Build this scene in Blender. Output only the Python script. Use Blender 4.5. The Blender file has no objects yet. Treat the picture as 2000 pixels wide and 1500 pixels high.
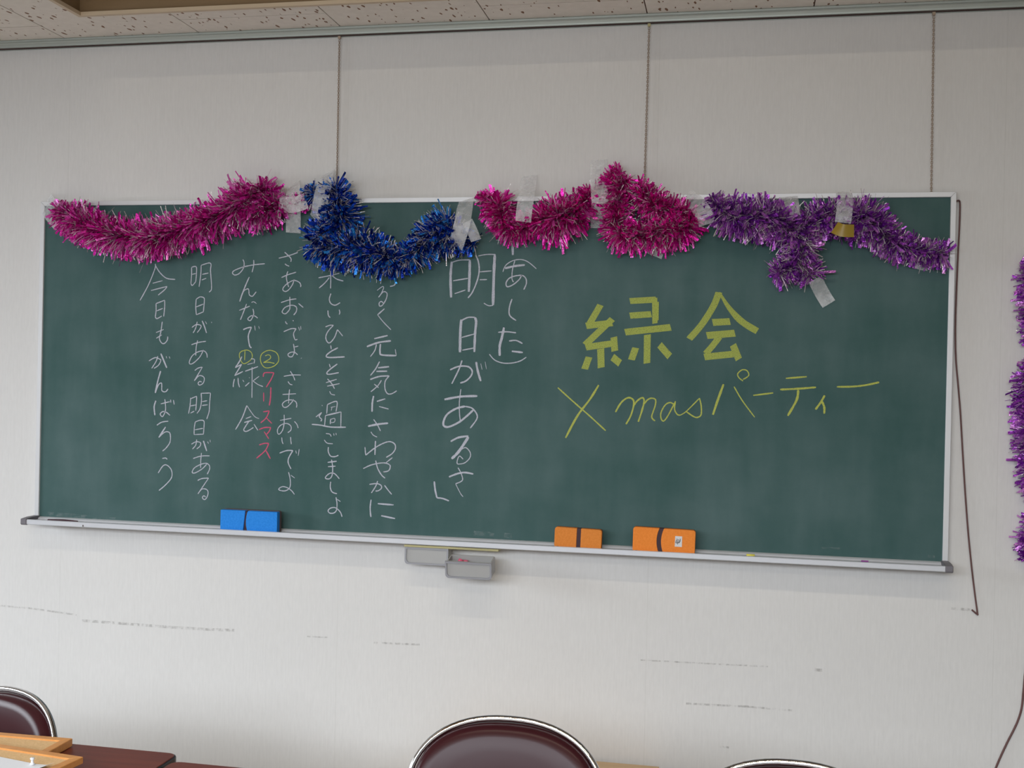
import bpy, bmesh, math, random
from mathutils import Vector, Matrix
random.seed(7)
sc = bpy.context.scene
C = sc.collection
PI = math.pi
# ------------------------------------------------------------------ camera
# world: x right along the board wall, y into the wall (wall plane y=0), z up, floor z=0
Z0 = 1.02                     # height of the chalkboard's lower edge
F, YAW, PITCH, ROLL = 2200.0, 0.1975, -0.0040, 0.0217
CAM = Vector((2.1426, -3.1961, 0.4617 + Z0))
_cy, _sy, _cp, _sp = math.cos(YAW), math.sin(YAW), math.cos(PITCH), math.sin(PITCH)
_f = Vector((-_sy*_cp, _cy*_cp, _sp)); _r0 = Vector((_cy, _sy, 0)); _u0 = _r0.cross(_f)
_c, _s = math.cos(ROLL), math.sin(ROLL)
_r = _r0*_c + _u0*_s; _u = _u0*_c - _r0*_s
cam_d = bpy.data.cameras.new('camera'); cam = bpy.data.objects.new('camera', cam_d); C.objects.link(cam)
cam.matrix_world = Matrix(((_r.x, _u.x, -_f.x, CAM.x), (_r.y, _u.y, -_f.y, CAM.y), (_r.z, _u.z, -_f.z, CAM.z), (0, 0, 0, 1)))
cam_d.sensor_width = 36; cam_d.lens = F/2000*36; cam_d.clip_start = 0.05
sc.camera = cam

def at(px, py, Y):
    "point of the photograph on the plane y=Y"
    d = _f + _r*((px-1000)/F) + _u*((750-py)/F)
    return CAM + d*((Y-CAM.y)/d.y)
def atz(px, py, z):
    d = _f + _r*((px-1000)/F) + _u*((750-py)/F)
    return CAM + d*((z-CAM.z)/d.z)

# ------------------------------------------------------------------ light
sc.view_settings.view_transform = 'Standard'; sc.view_settings.look = 'None'
sc.view_settings.gamma = 1; sc.view_settings.use_curve_mapping = False
sc.view_settings.exposure = -0.19
w = bpy.data.worlds.new('world'); sc.world = w; w.use_nodes = True
w.node_tree.nodes['Background'].inputs[0].default_value = (0.75, 0.85, 1, 1)
w.node_tree.nodes['Background'].inputs[1].default_value = 0.3
def area(name, loc, rot, sx, sy, power, col, spread=180):
    l = bpy.data.lights.new(name, 'AREA'); l.shape = 'RECTANGLE'; l.size = sx; l.size_y = sy
    l.energy = power; l.color = col; l.spread = math.radians(spread)
    o = bpy.data.objects.new(name, l); C.objects.link(o); o.location = loc; o.rotation_euler = rot
    return o
R = math.radians
# daylight falling in through the windows behind the camera and on the left
area('daylight_back_window', (0.9, -5.1, 2.12), (R(90-42), 0, 0), 4.4, .75, 116, (0.86, 0.93, 1.0), 108)
area('daylight_left_window', (-2.45, -1.65, 1.70), (0, R(-90+36), R(8)), .7, 1.6, 36, (0.86, 0.93, 1.0), 120)
# rows of fluorescent tubes, parallel to the wall
area('fluorescent_row_high', (1.9, -3.27, 3.16+Z0), (R(0), 0, 0), 4.4, 0.035, 58, (1.0, 0.88, 0.68), 140)
area('fluorescent_row_low', (1.9, -3.75, 1.66+Z0), (R(32), 0, 0), 4.4, 0.03, 16, (1.0, 0.88, 0.68))

# ------------------------------------------------------------------ materials
def lin(c):
    return tuple(((v/255)/12.92 if v/255 <= .04045 else ((v/255+.055)/1.055)**2.4) for v in c) + (1,)
def mat(name, col, rough=.6, metal=0, spec=.5):
    m = bpy.data.materials.new(name); m.use_nodes = True
    b = m.node_tree.nodes['Principled BSDF']
    b.inputs['Base Color'].default_value = col if len(col) == 4 else tuple(col)+(1,)
    b.inputs['Roughness'].default_value = rough; b.inputs['Metallic'].default_value = metal
    b.inputs['Specular IOR Level'].default_value = spec
    return m
def N(m, t, **kw):
    n = m.node_tree.nodes.new(t)
    for k, v in kw.items():
        if k in n.inputs: n.inputs[k].default_value = v
        else: setattr(n, k, v)
    return n
def L(m, a, b): m.node_tree.links.new(a, b)
def BS(m): return m.node_tree.nodes['Principled BSDF']
def coords(m, scale=(1, 1, 1), kind='Object', loc=(0, 0, 0)):
    t = N(m, 'ShaderNodeTexCoord'); mp = N(m, 'ShaderNodeMapping'); mp.inputs['Scale'].default_value = scale
    mp.inputs['Location'].default_value = loc
    L(m, t.outputs[kind], mp.inputs[0]); return mp.outputs[0]
def ramp(m, fac, stops):
    r = N(m, 'ShaderNodeValToRGB'); e = r.color_ramp.elements
    e[0].position, e[0].color = stops[0]; e[1].position, e[1].color = stops[-1]
    for p, c in stops[1:-1]:
        x = e.new(p); x.color = c
    L(m, fac, r.inputs[0]); return r.outputs[0]
def noise(m, vec, scale, detail=2, rough=.5):
    n = N(m, 'ShaderNodeTexNoise'); n.inputs['Scale'].default_value = scale; n.inputs['Detail'].default_value = detail
    n.inputs['Roughness'].default_value = rough; L(m, vec, n.inputs['Vector']); return n.outputs[0]
def mix(m, fac, a, b, blend='MIX'):
    x = N(m, 'ShaderNodeMix'); x.data_type = 'RGBA'; x.blend_type = blend
    for i, v in ((0, fac), (6, a), (7, b)):
        if hasattr(v, 'links'): L(m, v, x.inputs[i])
        else: x.inputs[i].default_value = v
    return x.outputs[2]
def bump(m, h, strength=.3, dist=.001):
    b = N(m, 'ShaderNodeBump'); b.inputs['Strength'].default_value = strength; b.inputs['Distance'].default_value = dist
    L(m, h, b.inputs['Height']); L(m, b.outputs[0], BS(m).inputs['Normal'])
def g(v): return (v, v, v, 1)

def wallpaper():
    m = mat('woven_wallpaper', (.7, .69, .67), .85, 0, .2)
    a = noise(m, coords(m, (260, 1, 9)), 1.0, 3, .6)
    b = noise(m, coords(m, (120, 1, 30)), 1.0, 2, .6)
    c = noise(m, coords(m), 1.6, 3, .6)
    # faint vertical seams between the wallpaper drops
    t = N(m, 'ShaderNodeTexCoord'); s = N(m, 'ShaderNodeSeparateXYZ'); L(m, t.outputs['Object'], s.inputs[0])
    q = N(m, 'ShaderNodeMath', operation='ADD'); q.inputs[1].default_value = 9.134; L(m, s.outputs[0], q.inputs[0])
    q2 = N(m, 'ShaderNodeMath', operation='MODULO'); q2.inputs[1].default_value = .92; L(m, q.outputs[0], q2.inputs[0])
    q3 = N(m, 'ShaderNodeMath', operation='LESS_THAN'); q3.inputs[1].default_value = .0016; L(m, q2.outputs[0], q3.inputs[0])
    base = ramp(m, a, [(.25, (.655, .640, .628, 1)), (.75, (.725, .710, .698, 1))])
    base = mix(m, .5, base, ramp(m, b, [(.3, (.665, .650, .638, 1)), (.7, (.72, .705, .693, 1))]))
    base = mix(m, 1.0, base, ramp(m, c, [(.3, g(.965)), (.7, g(1))]), 'MULTIPLY')
    sm = N(m, 'ShaderNodeMath', operation='MULTIPLY'); sm.inputs[1].default_value = .2; L(m, q3.outputs[0], sm.inputs[0])
    base = mix(m, sm.outputs[0], base, (.42, .41, .38, 1))
    L(m, base, BS(m).inputs['Base Color']); bump(m, a, .22, .001); return m
def board_green():
    m = mat('chalkboard_green', (.07, .14, .13), .65, 0, .22)
    a = noise(m, coords(m, (1, 1, 1.6)), 2.2, 5, .6)
    b = noise(m, coords(m, (9, 1, 2.2)), 1.3, 3, .6)
    c = noise(m, coords(m), 160, 2, .7)
    f = mix(m, .4, ramp(m, a, [(.35, g(0)), (.68, g(1))]), ramp(m, b, [(.35, g(0)), (.7, g(1))]))
    f2 = mix(m, .12, f, c)
    # the pale mottling thins out towards the right end
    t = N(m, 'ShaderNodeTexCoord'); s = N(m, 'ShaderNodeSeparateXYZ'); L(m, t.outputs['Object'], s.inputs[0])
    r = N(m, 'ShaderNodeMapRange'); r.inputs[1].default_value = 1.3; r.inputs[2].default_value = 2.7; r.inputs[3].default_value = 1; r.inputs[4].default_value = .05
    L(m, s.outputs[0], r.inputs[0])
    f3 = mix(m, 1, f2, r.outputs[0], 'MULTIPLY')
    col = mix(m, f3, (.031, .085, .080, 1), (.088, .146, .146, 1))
    L(m, col, BS(m).inputs['Base Color']); return m
def tile_mat():
    m = mat('acoustic_tile', (.7, .66, .6), .9, 0, .2)
    v = coords(m, (1, .38, 1)); wob = noise(m, v, 60, 2)
    ad = N(m, 'ShaderNodeVectorMath', operation='MULTIPLY_ADD'); ad.inputs[1].default_value = (.012,)*3
    L(m, wob, ad.inputs[0]); L(m, v, ad.inputs[2])
    vo = N(m, 'ShaderNodeTexVoronoi'); vo.inputs['Scale'].default_value = 72; vo.inputs['Randomness'].default_value = 1
    L(m, ad.outputs[0], vo.inputs['Vector'])
    keep = N(m, 'ShaderNodeTexWhiteNoise'); L(m, vo.outputs['Position'], keep.inputs['Vector'])
    th = N(m, 'ShaderNodeMapRange'); th.inputs[1].default_value = .08; th.inputs[2].default_value = 1; th.inputs[3].default_value = .0; th.inputs[4].default_value = .30
    L(m, keep.outputs['Value'], th.inputs[0])
    lt = N(m, 'ShaderNodeMath', operation='LESS_THAN'); L(m, vo.outputs['Distance'], lt.inputs[0]); L(m, th.outputs[0], lt.inputs[1])
    n = noise(m, coords(m), 45, 3)
    col = mix(m, lt.outputs[0], ramp(m, n, [(.3, (.77, .71, .64, 1)), (.7, (.82, .76, .69, 1))]), (.24, .13, .08, 1))
    L(m, col, BS(m).inputs['Base Color'])
    inv = N(m, 'ShaderNodeMath', operation='SUBTRACT'); inv.inputs[0].default_value = 1; L(m, lt.outputs[0], inv.inputs[1])
    bump(m, inv.outputs[0], .5, .002); return m
def foil(name, c1, c2, c3, rough=.2, metal=.7):
    m = mat(name, c1, rough, metal)
    ge = N(m, 'ShaderNodeNewGeometry')
    col = ramp(m, ge.outputs['Random Per Island'], [(0, lin(c1)), (.55, lin(c2)), (1, lin(c3))])
    L(m, col, BS(m).inputs['Base Color'])
    bump(m, noise(m, coords(m), 190, 2, .6), .9, .0025)
    return m
def chalk(name, col, cover=.78):
    m = mat(name, col, .95, 0, .1)
    a = noise(m, coords(m), 420, 3, .7)
    f = ramp(m, a, [(.30, g(cover-.35)), (.55, g(cover+.1))])
    tr = N(m, 'ShaderNodeBsdfTransparent'); mx = N(m, 'ShaderNodeMixShader')
    L(m, f, mx.inputs[0]); L(m, tr.outputs[0], mx.inputs[1]); L(m, BS(m).outputs[0], mx.inputs[2])
    L(m, mx.outputs[0], m.node_tree.nodes['Material Output'].inputs[0]); return m
def tape_mat():
    m = mat('frosted_tape', (.93, .93, .95), .3, 0, .6)
    a = noise(m, coords(m), 60, 3, .6)
    f = ramp(m, a, [(.3, g(.17)), (.7, g(.34))])
    tr = N(m, 'ShaderNodeBsdfTransparent'); mx = N(m, 'ShaderNodeMixShader')
    L(m, f, mx.inputs[0]); L(m, tr.outputs[0], mx.inputs[1]); L(m, BS(m).outputs[0], mx.inputs[2])
    L(m, mx.outputs[0], m.node_tree.nodes['Material Output'].inputs[0]); bump(m, a, .6, .003); return m
def wood(name, c1, c2, rough=.35, sc_=(3, 40, 40)):
    m = mat(name, c1, rough)
    a = noise(m, coords(m, sc_), 1.0, 5, .6)
    L(m, ramp(m, a, [(.3, lin(c1)), (.7, lin(c2))]), BS(m).inputs['Base Color']); return m
def speck(name, c1, c2, rough=.9, s=300):
    m = mat(name, c1, rough, 0, .2)
    a = noise(m, coords(m), s, 3, .7)
    L(m, ramp(m, a, [(.35, lin(c1)), (.65, lin(c2))]), BS(m).inputs['Base Color']); bump(m, a, .4, .001); return m
M = dict(
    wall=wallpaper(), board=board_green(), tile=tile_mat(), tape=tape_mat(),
    floor=speck('vinyl_floor', (165, 158, 150), (176, 170, 162), .5, 30),
    plain=speck('plain_plaster', (150, 146, 140), (158, 154, 148), .9, 20),
    joint=mat('ceiling_joint', lin((92, 58, 36)), .9),
    recess=wood('brown_recess', (136, 112, 82), (142, 118, 88), .8, (2, 2, 2)),
    recess_trim=mat('recess_trim', lin((206, 186, 160)), .6),
    alu=mat('aluminium', lin((214, 214, 216)), .42, .2), alu_rail=mat('rail_aluminium', lin((178, 184, 178)), .45, .45),
    alu_tray=mat('tray_aluminium', lin((206, 207, 212)), .45, .3), dark=mat('dark_groove', lin((70, 52, 48)), .8),
    cap=mat('grey_plastic', lin((110, 106, 112)), .5), chrome=mat('chrome', lin((222, 220, 220)), .07, 1),
    vinyl=mat('brown_vinyl', lin((56, 24, 28)), .28, 0, .17),
    chain=mat('chain_steel', lin((172, 152, 134)), .45, .3),
    cord=mat('brown_cord', lin((98, 66, 64)), .6),
    pink=foil('magenta_foil', (188, 12, 138), (246, 58, 200), (255, 150, 235)),
    pink2=foil('deep_magenta_foil', (190, 6, 134), (248, 34, 188), (255, 122, 222)),
    blue=foil('blue_foil', (6, 20, 95), (16, 75, 215), (70, 180, 255)),
    purple=foil('purple_foil', (130, 40, 172), (192, 92, 216), (242, 172, 246)),
    silver=foil('silver_foil', (175, 165, 165), (225, 215, 215), (250, 248, 246), .2, .35),
    core=mat('garland_string', lin((60, 20, 60)), .8),
    white_chalk=chalk('white_chalk', (.56, .57, .65), .84), yellow_chalk=chalk('yellow_chalk', (.56, .60, .13), .76),
    wide_chalk=chalk('wide_yellow_chalk', (.46, .52, .12), .74), pink_chalk=chalk('pink_chalk', (.70, .12, .22), .8),
    blue_sponge=speck('blue_sponge', (38, 128, 216), (48, 138, 226), .8, 200),
    orange_sponge=speck('orange_sponge', (232, 132, 52), (240, 142, 62), .8, 200),
    dull_orange=speck('dull_orange_sponge', (214, 128, 54), (224, 138, 64), .8, 200),
    felt=speck('grey_brown_felt', (96, 84, 86), (112, 98, 98), .95, 300), strap=mat('dark_strap', lin((62, 40, 48)), .7),
    rim=mat('grey_rim', lin((150, 150, 156)), .4), plastic=mat('grey_clear_plastic', lin((168, 167, 166)), .35), mount=mat('yellowed_plate', lin((188, 178, 130)), .6),
    chalk_stick=mat('pink_chalk_stick', lin((236, 110, 140)), .9),
    table=wood('dark_redwood', (100, 44, 34), (124, 60, 44), .4, (4, 50, 50)), edge=mat('black_edge', lin((36, 36, 42)), .4),
    pine=wood('orange_pine', (206, 140, 76), (222, 158, 92), .45, (60, 60, 60)),
    cork=speck('cork', (216, 178, 130), (230, 194, 146), .95, 260), paper=mat('white_paper', lin((232, 234, 240)), .8),
    beige=wood('beige_board', (200, 168, 128), (210, 178, 138), .5, (8, 40, 40)),
    clear=mat('clear_plastic', lin((225, 225, 230)), .1), gold=mat('brown_packing_tape', lin((150, 124, 44)), .35, 0, .5),
    scuff=mat('scuff', lin((120, 116, 112)), .9), sticker=mat('sticker', lin((212, 212, 214)), .6), ink=mat('ink', lin((50, 50, 60)), .7),
    steel=mat('painted_steel', lin((90, 86, 84)), .5, .3), glass=mat('window_glass', lin((220, 235, 240)), .1),
)
def faint(name, col, lo, hi, scl):
    m = mat(name, col, .9, 0, .1)
    a = noise(m, coords(m, scl), 1.0, 3, .6)
    f = ramp(m, a, [(.42, g(lo)), (.62, g(hi))])
    tr = N(m, 'ShaderNodeBsdfTransparent'); mx = N(m, 'ShaderNodeMixShader')
    L(m, f, mx.inputs[0]); L(m, tr.outputs[0], mx.inputs[1]); L(m, BS(m).outputs[0], mx.inputs[2])
    L(m, mx.outputs[0], m.node_tree.nodes['Material Output'].inputs[0]); return m
M['scuff'] = faint('scuff', lin((120, 116, 112)), .0, .26, (70, 1, 40))
M['dust'] = faint('chalk_dust', (.5, .55, .55), .0, .16, (60, 1, 90))

# ------------------------------------------------------------------ helpers
def link(name, me, m, parent=None, smooth=False):
    o = bpy.data.objects.new(name, me); C.objects.link(o)
    if m is not None: me.materials.append(m)
    if smooth:
        for p in me.polygons: p.use_smooth = True
    if parent is not None: o.parent = parent
    return o
def mesh(name, vs, fs, m, parent=None, smooth=False):
    me = bpy.data.meshes.new(name); me.from_pydata([tuple(v) for v in vs], [], fs); me.update()
    return link(name, me, m, parent, smooth)
def objbm(name, bm, m, parent=None, smooth=False, bevel=0, seg=2):
    if bevel:
        bmesh.ops.bevel(bm, geom=[e for e in bm.edges if len(e.link_faces) == 2 and e.calc_face_angle(0) > .5], offset=bevel, segments=seg, affect='EDGES', profile=.5)
    me = bpy.data.meshes.new(name); bm.to_mesh(me); bm.free()
    o = link(name, me, m, parent, False)
    if smooth:
        for p in me.polygons: p.use_smooth = True
    return o
def abox(bm, x0, x1, y0, y1, z0, z1):
    v = [bm.verts.new(p) for p in ((x0, y0, z0), (x1, y0, z0), (x1, y1, z0), (x0, y1, z0), (x0, y0, z1), (x1, y0, z1), (x1, y1, z1), (x0, y1, z1))]
    for f in ((0, 3, 2, 1), (4, 5, 6, 7), (0, 1, 5, 4), (1, 2, 6, 5), (2, 3, 7, 6), (3, 0, 4, 7)): bm.faces.new([v[i] for i in f])
def box(name, x0, x1, y0, y1, z0, z1, m, parent=None, bevel=0, seg=2):
    bm = bmesh.new(); abox(bm, x0, x1, y0, y1, z0, z1); return objbm(name, bm, m, parent, bevel > 0 and seg > 2, bevel, seg)
def prism(bm, pts, y0, y1, ax='y'):
    "extrude a polygon; pts (a,b) -> ax y: (x,z), ax x: (y,z), ax z: (x,y)"
    def P(a, b, t): return {'y': (a, t, b), 'x': (t, a, b), 'z': (a, b, t)}[ax]
    A = [bm.verts.new(P(a, b, y0)) for a, b in pts]; B = [bm.verts.new(P(a, b, y1)) for a, b in pts]
    n = len(pts); bm.faces.new(A); bm.faces.new(B[::-1])
    for i in range(n): bm.faces.new((A[i], B[i], B[(i+1) % n], A[(i+1) % n]))
    bmesh.ops.recalc_face_normals(bm, faces=bm.faces[:])
def spline(pts, n=6):
    "Catmull-Rom through points of any dimension"
    if len(pts) < 3: return [tuple(p) for p in pts]
    P = [pts[0]] + list(pts) + [pts[-1]]; out = []
    for i in range(1, len(P)-2):
        a, b, c, d = P[i-1], P[i], P[i+1], P[i+2]
        for k in range(n):
            t = k/n
            out.append(tuple(.5*(2*b[j]+(c[j]-a[j])*t+(2*a[j]-5*b[j]+4*c[j]-d[j])*t*t+(3*b[j]-a[j]-3*c[j]+d[j])*t**3) for j in range(len(b))))
    out.append(tuple(pts[-1])); return out
def tube(bm, pts, r, seg=8, closed=False, cap=True):
    pts = [Vector(p) for p in pts]; n = len(pts); rings = []
    prev = None
    for i, p in enumerate(pts):
        a = pts[(i-1) % n] if (closed or i > 0) else p; b = pts[(i+1) % n] if (closed or i < n-1) else p
        t = (b-a).normalized()
        if prev is None:
            s = t.cross(Vector((0, 1, 0)));
            if s.length < .1: s = t.cross(Vector((1, 0, 0)))
        else: s = prev - t*prev.dot(t)
        s.normalize(); prev = s; q = t.cross(s)
        rr = r[i] if isinstance(r, (list, tuple)) else r
        rings.append([bm.verts.new(p + (s*math.cos(2*PI*k/seg) + q*math.sin(2*PI*k/seg))*rr) for k in range(seg)])
    m_ = n if closed else n-1
    for i in range(m_):
        A, B = rings[i], rings[(i+1) % n]
        off = 0
        if closed and i == n-1:
            off = min(range(seg), key=lambda o: (A[0].co-B[o].co).length)
        for k in range(seg): bm.faces.new((A[k], A[(k+1) % seg], B[(k+1+off) % seg], B[(k+off) % seg]))
    if not closed and cap: bm.faces.new(rings[0][::-1]); bm.faces.new(rings[-1])
    bmesh.ops.recalc_face_normals(bm, faces=bm.faces[:])
def tubeobj(name, pts, r, m, parent=None, seg=8, closed=False):
    bm = bmesh.new(); tube(bm, pts, r, seg, closed); return objbm(name, bm, m, parent, True)
def tag(o, label=None, cat=None, group=None, kind=None):
    for k, v in (('label', label), ('category', cat), ('group', group), ('kind', kind)):
        if v: o[k] = v
    return o
def thing(name, loc, label, cat, group=None, rotz=0):
    o = bpy.data.objects.new(name, None); C.objects.link(o); o.location = loc; o.rotation_euler = (0, 0, rotz)
    o.empty_display_size = .05
    return tag(o, label, cat, group)
def struct(o): o['kind'] = 'structure'; return o
def keep(parent):
    "children were built in world coordinates: make the parent's move not shift them"
    inv = Matrix.Translation(parent.location).inverted()
    for ch in parent.children:
        if ch.type == 'MESH' and not ch.get('_k'):
            ch.data.transform(inv)
            for g_ in ch.children_recursive:
                if g_.type == 'MESH': g_.data.transform(inv)
        elif ch.type == 'EMPTY':
            for g_ in ch.children_recursive:
                if g_.type == 'MESH': g_.data.transform(inv)

# ------------------------------------------------------------------ room
ZC = 1.4977 + Z0          # ceiling height
XL, XR, YB = -2.6, 3.35, -5.4
ZT = 4.35
struct(box('floor', XL, XR, YB, 0, -.1, 0, M['floor']))
struct(box('wall_front', XL, XR, 0, .1, 0, ZC+.2, M['wall']))
struct(box('wall_right', XR, XR+.1, YB, .1, 0, ZT, M['plain']))
def wall_with_hole(name, ax, t0, t1, a0, a1, h0, h1, m):
    "wall box along one axis with a window opening a in (h0) and z in (h1)"
    bm = bmesh.new()
    for (p, q, zb, zt) in ((a0, h0[0], 0, ZT), (h0[1], a1, 0, ZT), (h0[0], h0[1], 0, h1[0]), (h0[0], h0[1], h1[1], ZT)):
        if ax == 'x': abox(bm, p, q, t0, t1, zb, zt)
        else: abox(bm, t0, t1, p, q, zb, zt)
    return struct(objbm(name, bm, m))
wall_with_hole('wall_left', 'y', XL-.1, XL, YB, .1, (-2.7, -.8), (.8, 1.95), M['plain'])
wall_with_hole('wall_back', 'x', YB-.1, YB, XL-.1, XR+.1, (-1.4, 3.1), (1.1, 2.4), M['plain'])
def window(name, ax, t, a0, a1, z0, z1, n):
    w_ = bpy.data.objects.new(name, None); C.objects.link(w_); struct(w_)
    bm = bmesh.new()
    def B(p, q, zb, zt, d=.025):
        if ax == 'x': abox(bm, p, q, t-d, t+d, zb, zt)
        else: abox(bm, t-d, t+d, p, q, zb, zt)
    B(a0, a1, z0, z0+.05); B(a0, a1, z1-.05, z1); B(a0, a0+.05, z0+.05, z1-.05); B(a1-.05, a1, z0+.05, z1-.05)
    for i in range(1, n):
        c = a0+(a1-a0)*i/n; B(c-.025, c+.025, z0+.05, z1-.05)
    objbm('window_frame', bm, M['alu'], w_)
window('window_1', 'x', YB-.05, -1.4, 3.1, 1.1, 2.4, 4)
window('window_2', 'y', XL-.05, -2.7, -.8, .8, 1.95, 2)

# ceiling: acoustic tiles on a dark backing, opened by a deep rectangular light well
RX0, RX1, RY0, RY1 = .232, 3.35, -.2135, -4.8      # light well
ceil = struct(bpy.data.objects.new('ceiling', None)); C.objects.link(ceil)
def Lshape(x0, x1, y0, y1):
    "rectangle minus the light well, y0<y1 ; returns polygons"
    if x1 <= RX0 or y0 >= RY0: return [(x0, x1, y0, y1, None)]
    if x0 >= RX0: return [(x0, x1, max(y0, RY0), y1, None)] if y1 > RY0 else []
    if y1 > RY0: return [(x0, x1, y0, y1, 'L')]
    return [(x0, RX0, y0, y1, None)]
T = .4534; X00 = .0575; gp = .0017
tile_meshes = {}
for i in range(-6, 8):
    x0, x1 = X00+i*T, X00+(i+1)*T
    x0c, x1c = max(x0, XL), min(x1, XR)
    if x1c <= x0c: continue
    odd = (i % 2 == 1)
    y = -.1415 if odd else -.1415-T
    edges = [0] + [y - .9068*k for k in range(0, 8)]
    for a, b in zip(edges[:-1], edges[1:]):
        b = max(b, YB)
        if b >= a: continue
        for (p, q, s, t, sh) in Lshape(x0c+gp, x1c-gp, b+gp, a-gp):
            if s >= t or p >= q: continue
            bm = bmesh.new()
            if sh: prism(bm, [(p, s), (RX0-.003, s), (RX0-.003, RY0+.003), (q, RY0+.003), (q, t), (p, t)], ZC, ZC+.012, 'z')
            else:
                q2 = min(q, RX0-.003) if (q > RX0-.003 and t <= RY0) else q
                s2 = s if s > RY0 or q2 < RX0 else RY0+.003
                abox(bm, p, q2, s2, t, ZC, ZC+.012)
            objbm('ceiling_tile', bm, M['tile'], ceil)
bm = bmesh.new()
abox(bm, XL, RX0-.004, YB, 0, ZC+.0035, ZC+.1); abox(bm, RX0-.004, XR, RY0+.004, 0, ZC+.0035, ZC+.1); abox(bm, RX0-.004, XR, YB, RY1, ZC+.0035, ZC+.1)
objbm('ceiling_backing', bm, M['joint'], ceil)
bm = bmesh.new()
abox(bm, RX0-.003, RX0+.010, RY1, RY0+.003, ZC-.003, ZC+.008); abox(bm, RX0+.010, XR, RY0-.010, RY0+.003, ZC-.003, ZC+.008)
objbm('opening_trim', bm, M['recess_trim'], ceil)
bm = bmesh.new()
abox(bm, RX0-.02, RX0, RY1, RY0+.02, ZC+.006, ZT); abox(bm, RX0, XR, RY0, RY0+.02, ZC+.006, ZT); abox(bm, RX0, XR, RY1-.02, RY1, ZC, ZT)
objbm('well_side', bm, M['recess'], ceil)
struct(box('ceiling_upper', XL, XR, YB, 0, ZT, ZT+.1, M['plain']))
# picture rail below the ceiling
zr = 1.473 + Z0
bm = bmesh.new()
prof = [(0, zr+.0245), (-.022, zr+.0245), (-.0235, zr+.022), (-.0225, zr+.0195), (-.0225, zr+.017), (-.0245, zr+.0145), (-.0225, zr+.012), (-.0225, zr+.005), (-.0215, zr+.001), (-.015, zr+.001), (-.015, zr+.006), (-.004, zr+.006), (-.004, zr-.002), (0, zr-.002)]
prism(bm, prof, XL, XR, 'x')
rail = struct(objbm('trim_1', bm, M['alu_rail']))
box('rail_groove', XL, XR, -.0150, -.004, zr-.0005, zr+.005, M['dark'], rail)
struct(box('baseboard_front', XL, XR, -.012, 0, 0, .08, M['cap']))

# scuffs on the wallpaper
wf = bpy.data.objects['wall_front']
def ribbon_px(pts, wpx, Y, name, m, parent, taper=False, off=0):
    P = [at(x, y, Y) for x, y in pts]
    vs, fs = [], []
    n = len(P)
    for i in range(n):
        a = P[max(i-1, 0)]; b = P[min(i+1, n-1)]; t = (b-a).normalized(); nn = Vector((-t.z, 0, t.x))
        h = wpx/2/735
        vs += [P[i]+nn*h, P[i]-nn*h]
    for i in range(n-1): fs.append((2*i, 2*i+1, 2*i+3, 2*i+2))
    return mesh(name, vs, fs, m, parent)
for pts, wd in (([(160, 1212), (230, 1217), (320, 1224), (400, 1229), (458, 1231)], 6), ([(0, 1183), (60, 1188), (150, 1201)], 4), ([(600, 1243), (640, 1245)], 3),
                ([(730, 1255), (820, 1259)], 4), ([(1250, 1289), (1400, 1297), (1500, 1302)], 3), ([(1340, 1374), (1460, 1380), (1550, 1388)], 4),
                ([(1855, 1188), (1895, 1191)], 5), ([(1406, 1458), (1424, 1460)], 4), ([(1590, 1308), (1606, 1309)], 6)):
    ribbon_px(pts, wd, -.0006, 'scuff_mark', M['scuff'], wf)

# ------------------------------------------------------------------ chalkboard
H, W_ = .988, 2.704
BY = -.020
cb = thing('chalkboard', (1.35, 0, Z0), 'long green chalkboard in a silver frame hung on the wall', 'chalkboard')
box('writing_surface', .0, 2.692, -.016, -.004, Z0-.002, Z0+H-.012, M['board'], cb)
fy0 = BY-.002
def mitre(name, pts):
    bm = bmesh.new(); prism(bm, pts, fy0, 0); return objbm(name, bm, M['alu'], cb, bevel=.0012, seg=1)
a, b, c, d = -.013, W_, Z0-.006, Z0+H
i = .0145
mitre('frame_rail', [(a, d), (b, d), (b-i, d-i), (a+i, d-i)])
mitre('frame_rail', [(a, c), (a+i, c+i*.4), (a+i, d-i), (a, d)])
mitre('frame_rail', [(b, d), (b, c), (b-i, c+i*.4), (b-i, d-i)])
mitre('frame_rail', [(a, c), (b, c), (b-i, c+i*.4), (a+i, c+i*.4)])
# chalk ledge: rear flange, shallow trough, front lip, end caps
lz = Z0 - .0035
bm = bmesh.new()
lx0, lx1 = .004, 2.688
prism(bm, [(fy0-.0002, lz+.003), (fy0-.0002, lz-.010), (-.083, lz-.0135), (-.088, lz-.0135), (-.090, lz-.0115), (-.090, lz+.001), (-.087, lz+.0025), (-.084, lz+.001), (-.083, lz-.004), (-.034, lz-.0035), (-.030, lz+.001), (-.026, lz+.003)], lx0, lx1, 'x')
ledge = objbm('chalk_ledge', bm, M['alu_tray'], cb)
for x0, x1 in ((lx0-.017, lx0+.003), (lx1-.003, lx1+.017)):
    bm = bmesh.new()
    prism(bm, [(-.022, lz+.007), (-.022, lz-.012), (-.088, lz-.0155), (-.0925, lz-.012), (-.092, lz+.004), (-.062, lz+.007)], x0, x1, 'x')
    objbm('end_cap', bm, M['cap'], ledge, bevel=.0015, seg=1)
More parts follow.
